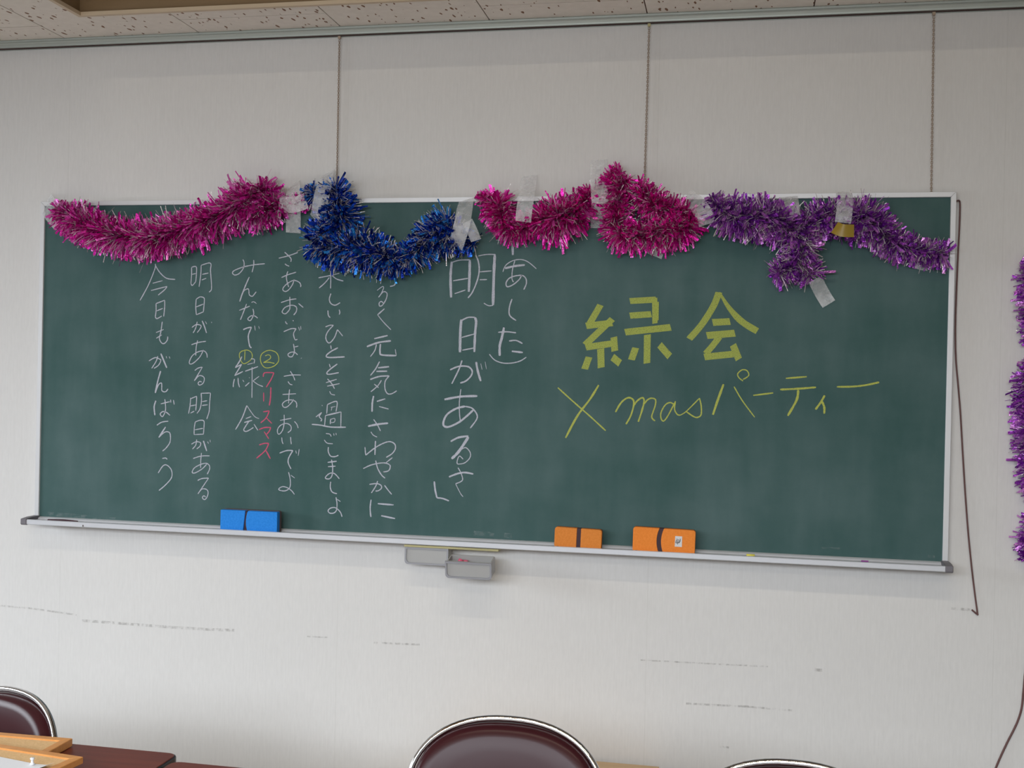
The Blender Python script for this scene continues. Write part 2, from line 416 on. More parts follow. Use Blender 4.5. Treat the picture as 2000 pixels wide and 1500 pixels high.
# chalk drawers under the ledge: one shut, one pulled out and sagging
def drawer_box(name, x0, x1, yb, yf, z1, h, parent):
    "open-topped box with a framed front; built around its rear top edge"
    r = .010
    def front_outline(e):
        pts = [(x0+e, z1-e), (x1-e, z1-e)]
        for cx, a0 in ((x1-e-r, 0), (x0+e+r, -90)):
            for k in range(5):
                an = R(a0-90*k/4); pts.append((cx+r*math.cos(an), z1-h+e+r+r*math.sin(an)))
        return pts
    bm = bmesh.new(); t = .003
    prism(bm, front_outline(0), yf+.002, yf+.006)
    bo = objbm(name, bm, M['plastic'], parent)
    bm = bmesh.new(); O, I = front_outline(0), front_outline(.005); n = len(O)
    A = [[bm.verts.new((p[0], y, p[1])) for p in q] for q, y in ((O, yf-.002), (I, yf-.002), (I, yf+.002), (O, yf+.002))]
    for k in range(n):
        j = (k+1) % n
        bm.faces.new((A[0][k], A[0][j], A[1][j], A[1][k])); bm.faces.new((A[1][k], A[1][j], A[2][j], A[2][k])); bm.faces.new((A[3][k], A[3][j], A[0][j], A[0][k]))
    bmesh.ops.recalc_face_normals(bm, faces=bm.faces[:])
    objbm('front_rim', bm, M['rim'], bo)
    bm = bmesh.new()
    abox(bm, x0+.003, x0+.006, yf+.006, yb, z1-h+.004, z1-.003); abox(bm, x1-.006, x1-.003, yf+.006, yb, z1-h+.004, z1-.003)
    abox(bm, x0+.006, x1-.006, yf+.006, yb, z1-h+.004, z1-h+.007); abox(bm, x0+.006, x1-.006, yb-.003, yb, z1-h+.007, z1-.003)
    objbm('drawer_tub', bm, M['plastic'], bo)
    return bo
pl = at(791, 1068, -.075); pr = at(876, 1073, -.075)
x0, x1 = pl.x, pr.x
box('drawer_mount', x0-.002, x1+.146, -.077, -.010, lz-.0225, lz-.0165, M['mount'], ledge)
drawer_box('chalk_drawer', x0, x1, -.015, -.075, lz-.023, .049, cb)
od = drawer_box('chalk_drawer', x1+.004, x1+.004+.133, -.015, -.075, lz-.023, .049, cb)
od['label'] = 'chalk drawer pulled out and sagging'
# tilt and slide the open drawer
piv = Vector((0, -.015, lz-.023)); TR = Matrix.Translation(Vector((.003, -.066, -.011))) @ Matrix.Translation(piv) @ Matrix.Rotation(R(13), 4, 'X') @ Matrix.Translation(-piv)
for o in [od]+list(od.children): o.data.transform(TR)

# ---- chalk writing, traced stroke by stroke in crops of the photograph
CR = {1: (260, 480, 5.357), 2: (260, 720, 5.357), 3: (440, 480, 5.767), 4: (440, 680, 5.0), 5: (590, 500, 5.357), 6: (590, 750, 5.357),
      7: (830, 460, 5.0), 8: (830, 740, 5.77), 9: (1120, 550, 5.263), 10: (1070, 710, 6.06), 11: (1360, 700, 5.263)}
TXT = [
 ('white_chalk', 'leftmost column of white chalk writing', 12, [
  (1, '232,188 228,240 160,410 72,572;232,205 280,280 350,340 440,352;205,392 308,365;188,468 355,425|355,425 330,460 262,516'),
  (1, '240,605 240,680 232,745|232,745 250,762 300,735;240,605 330,570|330,570 330,640 320,740;245,682 310,655'),
  (1, '305,795 290,900 275,970 300,1018 330,1020 358,985 362,950;240,908 320,875;242,968 300,932'),
  (1, '165,1205 230,1170 275,1185 290,1200 265,1250 218,1283;258,1155 240,1210 195,1282;w17 290,1128 320,1200 352,1278;w8 345,1155 352,1178;w8 378,1158 385,1180'),
  (2, 'w17 288,25 258,130 232,255;232,255 265,170 295,150 300,180 300,225 320,242 345,238 365,212'),
  (2, 'w17 238,335 220,400 228,488;290,368 385,345;332,320 340,400 335,450 310,500 290,490 285,470 310,450 345,455 385,488;392,325 395,355;422,328 430,375'),
  (2, '248,592 300,560 368,550|w16 340,610 268,720|268,720 330,665 375,665 390,700 385,770 345,830 308,862'),
  (2, '305,940 340,935 357,950;262,1092 310,1020 350,1008 395,1050 408,1110 390,1160 330,1225 270,1275')]),
 ('white_chalk', 'second column of white chalk writing from the left', 11, [
  (1, '612,225 612,300 605,395|605,395 620,415 655,375;612,225 660,220 662,300 655,375;615,300 655,290;712,205 708,300 690,430;712,205 790,180 815,195 810,260 820,400 818,460 795,485;722,300 788,285;718,358 765,340'),
  (1, '660,560 655,640 662,722|662,722 738,690;660,560 700,535 740,545 745,580 735,690;660,640 735,610'),
  (1, '615,855 660,825 710,835 700,870 670,908;670,795 655,860 628,912;w14 722,785 745,840 768,912;w7 755,790 770,820;w7 820,795 822,808'),
  (1, '610,1035 690,1010 762,1000;675,990 660,1060 655,1150;735,1090 700,1160 640,1220 600,1238 588,1215 620,1150 680,1110 740,1100 770,1130 775,1170'),
  (1, '645,1305 680,1280 725,1270|725,1270 640,1412|640,1412 690,1360 735,1370 745,1400 730,1440 695,1458 680,1440 695,1420 718,1425'),
  (2, '602,305 595,390 580,470;602,315 665,288|665,288 662,360 655,440;600,390 655,380;600,465 640,445;712,255 715,340 700,420 668,468;712,258 810,255|810,255 800,370 795,450 770,528;722,345 775,335;722,385 780,378'),
  (2, '650,558 640,620 638,690|638,690 735,685;650,558 700,540 740,548 742,600 735,688;645,640 730,625'),
  (2, '610,790 660,765 705,775 700,810 665,840;665,740 655,800 620,842;w15 735,755 750,800 770,862;w7 778,762 790,785;w7 805,745 808,770'),
  (2, '628,940 710,915 800,912;715,882 708,960 706,1040;770,1000 720,1050 650,1090 618,1085 640,1040 700,1005 760,990 795,1010 800,1050 775,1105'),
  (2, '675,1170 720,1150 790,1145|790,1145 678,1310|678,1310 720,1260 770,1265 785,1300 770,1350 745,1370 725,1350 740,1330 760,1345')]),
 ('white_chalk', 'long white chalk column left of the blue garland', 12, [
  (3, '603,140 720,110 818,75;668,72 720,120 742,150 738,180;672,203 690,218 720,230'),
  (3, '632,358 710,325 798,298;705,288 688,350 700,420 715,465;775,380 760,430 720,490 680,515 650,500 655,470 700,425 770,390 830,410 850,440 848,465'),
  (3, '628,640 720,610 800,598;727,575 728,680 722,720 680,765 645,755 645,730 680,690 750,670 800,690 800,740 770,780;825,650 878,695'),
  (3, '678,852 685,870 700,882;762,838 768,850'),
  (3, '658,968 740,935 798,935|798,935 770,985 775,1030 790,1060 812,1052;w8 825,915 838,955;w8 850,905 852,945'),
  (3, '768,1105 778,1170 775,1210 750,1250 715,1245 708,1220 740,1200 780,1200 815,1228;782,1140 822,1130;855,1263 858,1268'),
  (4, 'w10 572,275 650,262 738,262;w10 635,225 665,275 680,315;w10 613,325 630,350 655,358'),
  (4, 'w10 560,452 690,445;w10 628,402 622,460 618,540;w10 668,500 640,540 600,575 570,575 558,545 590,515 640,505 685,520 698,550 695,580'),
  (4, 'w10 535,705 645,685;w10 575,650 575,730 560,800 530,838 512,830 512,790 545,750 600,735 640,760 640,800 610,825;w10 675,715 700,745 712,780'),
  (4, 'w10 552,872 555,910 565,935;w10 638,868 640,900 645,938'),
  (4, 'w12 530,1025 600,1000 660,1000|w12 660,1000 620,1070 615,1120 642,1180;w8 688,1000 695,1030;w8 722,985 712,1050'),
  (4, 'w10 618,1210 635,1290 630,1360 590,1392 540,1390 522,1375 560,1352 610,1365 650,1395 675,1428;w8 640,1240 678,1268')]),
 ('white_chalk', 'white chalk column with circled numbers beside it', 12, [
  (3, '198,155 212,190 205,250 160,310 110,330 82,310 100,280 200,240 320,215 445,202;320,160 320,220 302,298'),
  (3, 'w15 270,352 215,480 162,628;162,628 200,520 250,485 265,500 270,550 300,570 320,555 348,518'),
  (3, '158,728 275,680;240,655 200,760 170,835;w9 295,640 320,630 352,652;312,710 320,770 290,835 265,840 255,820 290,790 330,790 365,815'),
  (3, 'w16 202,945 250,925 295,918|w16 295,918 262,1000 262,1060 275,1130 295,1150;w8 330,900 338,955;w8 375,905 385,935'),
  (4, 'w13 162,82 135,135 98,190|w13 98,190 160,158|w13 160,158 92,268|w11 92,268 172,228;w11 90,300 80,345 78,380;w11 125,290 128,340 140,382;w8 170,310 183,330;w9 250,105 285,110 280,150;w8 215,160 270,145;w12 195,225 320,180;w10 262,185 262,330 260,485;w5 232,285 238,292;w12 195,372 235,335;w9 330,275 270,320|w9 270,320 320,355 368,375'),
  (4, 'w12 210,560 165,680 100,795;w8 210,560 250,620 290,670 330,688;w10 200,688 252,668;w12 185,725 262,705;w11 230,715 200,760 180,800 210,812 275,775;w11 280,742 318,802')]),
 ('yellow_chalk', 'yellow circled number one', 10, [
  (3, '200,1180 165,1205 160,1250 185,1310 215,1328 270,1300 302,1260 298,1210 265,1180 225,1175 200,1185;222,1180 218,1290')]),
 ('yellow_chalk', 'yellow circled number two', 10, [
  (3, '460,1185 410,1220 395,1280 415,1340 460,1375 540,1360 595,1310 600,1250 570,1200 510,1178 460,1185;450,1240 485,1228 510,1245 500,1275 430,1315|w11 430,1315 490,1312 555,1325')]),
 ('pink_chalk', 'short column of pink chalk writing', 12, [
  (4, '372,280 375,250 400,238 475,240|475,240 450,300 400,382'), (4, '375,435 375,520;w14 445,382 442,480 430,560'),
  (4, '370,622 430,612|430,612 400,680 345,730;395,675 455,735'), (4, '330,795 385,775 445,775|445,775 430,810 405,840;380,815 425,885'),
  (4, '332,945 380,930 425,930|425,930 390,1000 305,1075;w14 398,1000 440,1080')]),
 ('white_chalk', 'white chalk column under the left end of the blue garland', 12, [
  (5, '298,120 300,250 298,340;172,228 290,205 390,180;285,225 240,280 178,335;310,200 360,240 432,262'),
  (5, '302,392 285,450 300,495 345,515 398,488'), (5, '270,570 275,620 295,645;388,562 395,590 388,612'),
  (5, '245,742 290,725 328,725|328,725 270,790 248,850 265,900 295,905 340,850 370,770|w10 370,770 395,800 425,838'),
  (5, '300,935 305,975;w15 375,960 300,1000 252,1045 290,1062 445,1055'), (5, '285,1130 295,1165;w14 368,1130 300,1180 260,1220 280,1238 385,1220'),
  (5, '250,1325 362,1290;262,1362 392,1335;265,1285 310,1335 340,1390;w9 288,1415 305,1445 345,1455'),
  (6, 'w7 208,220 212,230;145,345 205,298|205,298 180,340 205,370 195,390;w15 102,422 190,430 300,450 458,452;265,215 258,310;265,215 345,182 368,200 355,290;w8 300,245 350,235;w8 312,245 305,280;w14 245,330 408,292|w11 408,292 405,458;245,330 235,440;298,365 295,420;w9 300,370 340,360 340,395 305,405'),
  (6, 'w10 250,518 290,525 305,550;w8 330,515 335,540;w8 355,512 358,535;w10 232,585 262,618 322,625'),
  (6, '275,660 275,710 300,755 345,760 380,745'), (6, 'w16 268,820 362,808;272,865 350,860;308,792 320,870 315,950 290,990 250,990 248,970 290,935 340,938 390,992'),
  (6, '300,1022 295,1080 315,1130 365,1148'), (6, '355,1185 365,1250 360,1320 330,1350 290,1350 272,1325 300,1298 350,1295 400,1340 418,1390;w9 365,1205 402,1230')]),
 ('white_chalk', 'white chalk column under the sag of the blue garland', 12, [
  (5, 'w22 985,140 985,260|w12 985,260 965,305 920,318'), (5, 'w9 785,360 840,320 855,330|w11 855,330 830,390 800,432|w11 800,432 850,375 888,390 880,450 840,515 810,522 808,490 830,475 850,495'),
  (5, 'w14 862,552 790,615|w10 790,615 850,690 930,772'), (5, 'w19 755,865 895,832;w19 678,948 800,905 930,888;778,925 760,990 715,1052;w18 820,920 815,1000 835,1035 985,1042|w9 985,1042 975,975'),
  (5, 'w14 810,1105 770,1180 715,1250;w18 795,1170 910,1158;w18 778,1207 890,1205;w16 712,1292 810,1260 912,1255|912,1255 870,1310 868,1390 895,1440 940,1440 990,1410;830,1300 790,1360 720,1420;755,1340 800,1378'),
  (6, 'w19 748,125 735,200 732,290;w15 782,182 870,155;805,235 905,262'), (6, 'w21 690,442 800,420 900,410;w11 748,370 790,430 820,492;w10 720,500 745,535 785,555'),
  (6, '658,660 665,745|w13 665,745 760,670 850,620 920,603 970,630 975,680 940,730 880,768;w15 768,595 765,660 762,742'),
  (6, '640,885 730,845 850,825 915,845 920,880 900,910 850,920;945,770 880,822;w13 770,800 790,880 830,950 868,985'),
  (6, '705,1050 780,1042 825,1060 830,1090 800,1115 768,1120;790,1015 770,1070 725,1140;862,1060 900,1110 938,1155'),
  (6, 'w15 722,1210 712,1300 720,1392;w17 792,1252 958,1265;w18 828,1378 972,1408')]),
 ('white_chalk', 'bold white title column in large strokes', 14, [
  (7, 'w10 695,45 780,42;w28 855,30 858,190'),
  (7, 'w26 262,255 250,400 255,605;w11 265,262 340,240 440,238|w26 438,240 435,400 428,550;w12 275,442 420,418;w12 290,568 395,532;495,190 520,250 530,340 510,440 465,550 420,610;w10 520,200 600,185 690,185;w29 682,190 672,400 665,680;w10 665,682 620,685 575,660;w12 535,355 650,345;w11 535,432 605,430'),
  (7, 'w28 355,820 345,950 342,1140;358,830 420,800 490,800;w25 490,800 500,850 490,950 482,1138;w12 360,995 480,962;w12 365,1120 480,1098'),
  (7, 'w16 245,1312 330,1278 420,1280 460,1320 450,1370 400,1420 345,1440;362,1220 330,1310 262,1448;w22 500,1235 515,1320 545,1422;w6 545,1250 558,1310;w6 588,1232 600,1305'),
  (8, 'w26 220,232 400,200 590,193;w12 405,115 388,260 390,400 402,490;w24 545,350 470,420 380,490 270,540 215,530 210,480 250,400 350,335 450,310|w16 450,310 530,330 585,400 580,460 510,555'),
  (8, 'w22 290,705 380,660 490,645|w32 490,655 380,820 300,900|w11 400,800 460,775 510,830 505,890 450,945 385,960 362,950 370,900 392,870 430,905'),
  (8, 'w21 270,1105 360,1070 450,1055 545,1072;w12 372,1000 405,1060 425,1130 400,1160 345,1182|w9 345,1182 400,1290 430,1328'),
  (8, 'w20 105,1155 115,1250 135,1340|w17 135,1340 200,1348 270,1375')]),
 ('white_chalk', 'white reading in brackets beside the title', 12, [
  (7, 'w9 760,355 790,290 860,245 940,235 1010,260 1088,325'), (7, 'w20 782,320 880,298 975,288;w10 878,245 855,330 850,420 865,455;945,385 920,430 860,480 805,500 792,465 820,420 880,395 950,390 985,420 990,470 965,528'),
  (7, 'w13 850,620 825,700 828,780 890,830'), (7, 'w13 715,945 800,940 890,950;w24 772,898 750,1000 730,1080 730,1175;w14 822,1030 890,1025 952,1055;w20 848,1130 955,1142'),
  (7, 'w11 628,1158 680,1215 760,1245 850,1245 930,1225 990,1188')]),
 ('wide_chalk', 'broad yellow chalk heading', 75, [
  (9, '278,240 165,435;130,455 400,425;400,385 120,650;125,675 410,635;w78 415,570 425,715;w82 280,690 285,885;w78 160,775 115,900;w84 400,775 480,840;w70 580,200 850,185;w60 835,170 838,430;w45 858,210 855,400;w72 580,350 800,335;w78 530,520 1000,470;w78 760,545 755,840;w78 640,680 595,805;w80 885,650 990,770'),
  (9, 'w74 1495,110 1440,250 1320,440 1190,590;t74 1500,110 1600,270 1730,410 1890,510;w78 1430,420 1610,410;w80 1370,555 1660,530;w70 1500,570 1430,660 1360,740;w76 1345,775 1640,745;w78 1640,650 1700,800')]),
 ('yellow_chalk', 'thin yellow chalk line under the heading', 20, [
  (10, 'w17 118,285 300,450 500,625 685,795;w24 602,255 500,420 350,620 210,880'),
  (10, 'w20 800,575 870,460 950,405 1010,430 1015,500 980,620 925,718;w20 1015,500 1060,440 1120,405 1140,450 1110,570 1070,690;w16 1140,480 1180,430 1230,410 1275,430 1270,500 1230,620 1245,660 1270,678'),
  (10, 'w15 1500,490 1450,462 1390,490 1340,580 1340,650 1370,680 1420,620 1510,450|w15 1510,445 1500,540 1530,600 1565,612'),
  (10, 'w13 1565,612 1640,565 1795,410|w16 1795,410 1815,500 1815,600 1780,635 1730,630 1640,570'),
  (11, 'w24 280,265 220,430 170,580;w12 388,290 470,430 600,605;w12 480,232 440,200 425,160 470,118 520,125 540,170 510,200 480,215'),
  (11, 'w15 585,380 790,355'), (11, 'w17 920,205 1135,188;w20 862,320 1040,312 1230,297;w24 1048,325 1030,430 940,590'),
  (11, 'w20 1320,380 1280,450 1225,525;w22 1290,440 1315,500 1315,568'), (11, 'w18 1445,292 1600,290 1740,275 1880,245')]),
]
SURF = -.0166
for mname, lab, w0, chars in TXT:
    line = bpy.data.objects.new('chalk_line', None); C.objects.link(line); line.parent = cb; line['label'] = lab
    line.empty_display_size = .02
    for crop, s in chars:
        ox, oy, k = CR[crop]; vs, fs = [], []; off = 0
        for st in s.replace('|', ';').split(';'):
            wd, tap = w0, False
            if st[0] in 'wt':
                q, st = st.split(' ', 1); tap = q[0] == 't'; wd = float(q[1:])
            pts = [tuple(map(float, p.split(','))) for p in st.split()]
            wide = mname == 'wide_chalk'
            sp = spline(pts, 5) if len(pts) > 2 else [tuple(pts[0][j]+(pts[1][j]-pts[0][j])*t for j in (0, 1)) for t in (0, .35, .7, 1)]
            P = [at(ox+x/k, oy+y/k, SURF - off) for x, y in sp]; off += 2.2e-5
            n = len(P); hw = wd/k/2/735*1.18
            if wide:
                hw *= .80
            base = len(vs)
            for j in range(n):
                t = (P[min(j+1, n-1)]-P[max(j-1, 0)]).normalized(); nn = Vector((-t.z, 0, t.x))
                f = 1.0
                if wide:
                    if tap: f = .25 + .75*min(1, (j/(n-1))*1.8)
                    f *= 1 + random.uniform(-.02, .02)
                else:
                    f = .88 + random.uniform(-.12, .12)
                    if j in (0, n-1): f *= .72
                vs += [P[j]+nn*hw*f, P[j]-nn*hw*f]
            if wide and not tap:       # slanted ends of the flat of the chalk
                t = (P[-1]-P[0]).normalized(); sl = hw*.55
                vs[base] -= t*sl*.3; vs[base+1] += t*sl*.3; vs[-2] -= t*sl*.3; vs[-1] += t*sl*.3
            for j in range(n-1): fs.append((base+2*j, base+2*j+1, base+2*j+3, base+2*j+2))
        mesh('chalk_character', vs, fs, M[mname], line)
# patches of wiped chalk dust at the foot of the board
for pts, wd in (([(90, 1003), (130, 1006), (170, 1010)], 9), ([(180, 1014), (226, 1012)], 4), ([(925, 1041), (945, 1042), (965, 1045)], 10),
                ([(985, 1045), (1000, 1047)], 10), ([(1812, 1086), (1826, 1088)], 5), ([(1605, 1070), (1640, 1071)], 4)):
    ribbon_px(pts, wd, -.0163, 'chalk_smear', M['dust'], cb)
# small marks on the ledge
def on_ledge(px, py, w_, h_, col, name):
    p = at(px, py, -.0905); s = 1/740
    mesh(name, [p+Vector((-w_*s/2, 0, -h_*s/2)), p+Vector((w_*s/2, 0, -h_*s/2)), p+Vector((w_*s/2, 0, h_*s/2)), p+Vector((-w_*s/2, 0, h_*s/2))], [(0, 1, 2, 3)], col, ledge)
on_ledge(1689, 1096, 14, 3, mat('purple_fleck', lin((130, 50, 130)), .4), 'purple_fleck')
on_ledge(162, 1027, 2.5, 4, M['dark'], 'ledge_mark')
keep(cb)

# a thin dark stick lying in the ledge at the left
p0, p1 = at(90, 1014, -.07), at(150, 1018, -.07)
zt = lz-.004
pts = spline([(p0.x, -.060, zt+.0035), ((p0.x*.6+p1.x*.4), -.062, zt+.005), ((p0.x*.4+p1.x*.6), -.064, zt+.0055), (p1.x, -.066, zt+.0035)], 4)
o = tubeobj('wire_offcut', pts, .0032, mat('dark_red_wire', lin((60, 26, 36)), .6), None, 6)
tag(o, 'dark red thin stick lying in the left end of the ledge', 'stick')
# yellow chalk stub and pink chalk pieces
p = at(1466, 1086.5, -.07)
o = tubeobj('chalk_stub', [(p.x-.011, -.070, lz+.001), (p.x+.011, -.070, lz+.001)], .0045, mat('yellow_stub', lin((226, 214, 90)), .9), None, 8)
tag(o, 'small yellow chalk stub on the ledge right of the erasers', 'chalk')
q = TR @ Vector((x1+.044, -.048, lz-.023-.022))
for k, (dx, dy, an, lab) in enumerate(((-.009, .0, .3, 'thick pink chalk piece at the left in the open drawer'), (.009, .004, -.5, 'short pink chalk piece at the right in the open drawer'))):
    c_ = q+Vector((dx, dy, -.004*k)); dv = Vector((.35*math.sin(an)+.2, .45, .85)).normalized()*.019
    o = tubeobj('chalk_piece', [c_-dv, c_+dv], .0068, M['chalk_stick'], None, 8); tag(o, lab, 'chalk', 'pink chalk in the drawer')

# ------------------------------------------------------------------ erasers
def rounded(x0, x1, z0, z1, r, concave=None, n=4):
    pts = []
    for cx, cz, a0 in ((x1-r, z1-r, 90), (x1-r, z0+r, 0), (x0+r, z0+r, -90), (x0+r, z1-r, -180)):
        for k in range(n+1):
            an = R(a0-90*k/n); pts.append((cx+r*math.cos(an), cz+r*math.sin(an)))
    return pts
def eraser(px0, py0, px1, py1, label, m, gapc, gapw, kind, rot=0, bend=0):
    """stands on its long edge in the ledge, soft side to the board"""
    yf = -.0775; a_ = at(px0, py1, yf); b_ = at(px1, py1, yf); t_ = at(px0, py0, yf)
    wd = b_.x-a_.x; ht = t_.z-a_.z; th = .030 if kind != 'blue' else .034
    zb = lz-.0035
    root = thing('chalkboard_eraser', (a_.x+wd/2, yf, zb), label, 'eraser', 'erasers on the ledge')
    root.rotation_euler = (0, rot, 0)
    h = wd/2; g0 = -h+wd*gapc
    zt_ = ht
    def half(xa, xb, side):
        # half body whose inner side bows around the strap
        pts = []; r = .0075 if kind != 'blue' else .002
        outer_left = side == 'l'
        x_out = xa if outer_left else xb; x_in = xb if outer_left else xa; sg = 1 if outer_left else -1
        for cz, a0 in ((zt_-r, 90), (r, 180)):
            for k in range(5):
                an = R(a0+90*k/4); pts.append((x_out+sg*(r+r*math.cos(an)), cz+r*math.sin(an)))
        for k in range(9):
            t = k/8; z = t*zt_; pts.append((x_in + bend_f(t, side), z))
        bm = bmesh.new(); prism(bm, pts, -.001, th*.55)
        objbm('grip_half', bm, m, root, bevel=.0014, seg=2)
    def bend_f(t, side):
        bow = bend*(4*t*(1-t))
        if kind == 'blue': return (-.004+.004*t*1.6 if side == 'l' else .006*((2*t-1)**2)-.001) + 0
        return -bow if side == 'l' or kind == 'curve' else 0
    gw = wd*gapw
    half(-h, g0-gw/2, 'l'); half(g0+gw/2, h, 'r')
    bm = bmesh.new(); pts = rounded(-h+.001, h-.001, .001, zt_-.001+(.002 if kind == 'blue' else 0), .005); prism(bm, pts, th*.55, th)
    objbm('felt_pad', bm, M['felt'], root)
    bm = bmesh.new(); n = 8
    L1 = [(g0-gw*.75-bend*(4*(k/n)*(1-k/n)), .0005+(zt_-.001)*k/n) for k in range(n+1)]
    L2 = [(g0+gw*.75-bend*(4*(k/n)*(1-k/n)), .0005+(zt_-.001)*k/n) for k in range(n, -1, -1)]
    prism(bm, L1+L2, .0008 if kind != 'blue' else .003, th*.53)
    objbm('strap', bm, M['strap'], root)
    if kind != 'blue':
        for fx in ((.07,) if kind == 'small' else (.06, .27, .70, .92)):
            bm = bmesh.new(); abox(bm, -h+wd*fx-.002, -h+wd*fx+.004, -.0016, .004, .0003, .004)
            objbm('foot_notch', bm, M['strap'], root, bevel=.0008, seg=1)
    return root, wd, ht
eraser(430, 998, 541, 1039, 'bright blue chalkboard eraser at the left on the ledge', M['blue_sponge'], .44, .03, 'blue', R(.0))
eraser(1082, 1031, 1174, 1071, 'small dull orange eraser with a straight dark strap', M['dull_orange'], .515, .085, 'small', R(1.5))
er, ew, eh = eraser(1235, 1030, 1357, 1078, 'large orange eraser with a white sticker and curved strap', M['orange_sponge'], .46, .07, 'curve', R(1.0), .007)
sx = -ew/2 + ew*.735; sz = eh*.52
stk = mesh('name_sticker', [(sx-.010, -.0016, sz-.0145), (sx+.0095, -.0016, sz-.0145), (sx+.0095, -.0016, sz+.0145), (sx-.0095, -.0016, sz+.0145)], [(0, 1, 2, 3)], M['sticker'], er)
vs, fs = [], []
for st in ([(-.006, .003), (-.0075, -.004), (-.004, -.0035), (.002, -.002), (.0045, .001)], [(-.0045, .0075), (-.0035, .001), (-.002, -.008)], [(.0045, .008), (.004, .001), (.0, -.005)], [(-.002, .005), (.003, .003)], [(-.002, .001), (.003, -.0005)]):
    sp = spline(st, 4); b0 = len(vs)
    for j in range(len(sp)):
        a_, b_ = Vector(sp[max(j-1, 0)]), Vector(sp[min(j+1, len(sp)-1)]); t = (b_-a_).normalized()
        for s_ in (1, -1): vs.append((sx+sp[j][0]-t.y*.0007*s_, -.0019, sz+sp[j][1]+t.x*.0007*s_))
    for j in range(len(sp)-1): fs.append((b0+2*j, b0+2*j+1, b0+2*j+3, b0+2*j+2))
mesh('pen_mark', vs, fs, M['ink'], stk)

# ------------------------------------------------------------------ picture chains
def link_verts(bm, c, axis_y, s=.0041, r=.00085):
    pts = []
    for k in range(8):
        an = 2*PI*k/8; u_, v_ = math.cos(an)*s*.62, math.sin(an)*s
        pts.append((c[0]+(0 if axis_y else u_), c[1]+(u_ if axis_y else 0), c[2]+v_))
    tube(bm, pts, r, 4, True)
for (xa, ya, xb, yb, lab) in ((663, 72, 658, 350, 'steel chain hanging above the blue garland'), (1268, 45, 1257, 350, 'steel chain hanging above the magenta garland'), (1824, 24, 1819, 373, 'steel chain hanging to the right end of the board frame')):
    A = at(xa, ya, -.010); B = at(xb, yb, -.010)
    zt_, zb_ = zr-.001, Z0+H-.004
    root = thing('hanging_chain', (A.x, -.010, zt_), lab, 'chain', 'chains holding up the chalkboard')
    n = int((zt_-zb_-.012)/.0057); bm = bmesh.new()
    for k in range(n):
        t = k/(n-1); link_verts(bm, ((B.x-A.x)*t*(.6 if xa == 1268 else 1), 0, -.014-(zt_-zb_-.018)*t), k % 2)
    me = objbm('chain_links', bm, M['chain'], root); me['kind'] = 'stuff'
    bm = bmesh.new(); abox(bm, -.004, .004, -.003, .003, -.008, 0); objbm('rail_hook', bm, M['mount'] if xa == 1268 else M['chain'], root, bevel=.001, seg=1)

# ------------------------------------------------------------------ cords
def cord(pxs, Y, r, name, label):
    pts = spline([tuple(at(x, y, Y if len(p_) == 0 else p_[0])) for x, y, *p_ in pxs], 6)
    o = tubeobj(name, pts, r, M['cord'], None, 6); tag(o, label, 'wire'); return o
cord([(1868, 393, -.020), (1873, 392, -.012), (1875, 400), (1874, 440), (1871, 500), (1868, 570), (1866, 640), (1867, 700), (1872, 760), (1876, 810), (1880, 880), (1885, 960), (1891, 1040), (1898, 1110), (1904, 1160), (1909, 1197), (1909, 1200), (1898, 1191)], -.006, .0024, 'hanging_wire', 'brown wire hanging down beside the right frame with a hooked end')
cord([(2015, 1240), (2004, 1300), (1999, 1350), (1995, 1385), (1985, 1415), (1965, 1455), (1945, 1500), (1920, 1570), (1900, 1650)], -.006, .0028, 'cable', 'dark brown cable running down the wall at the lower right corner')

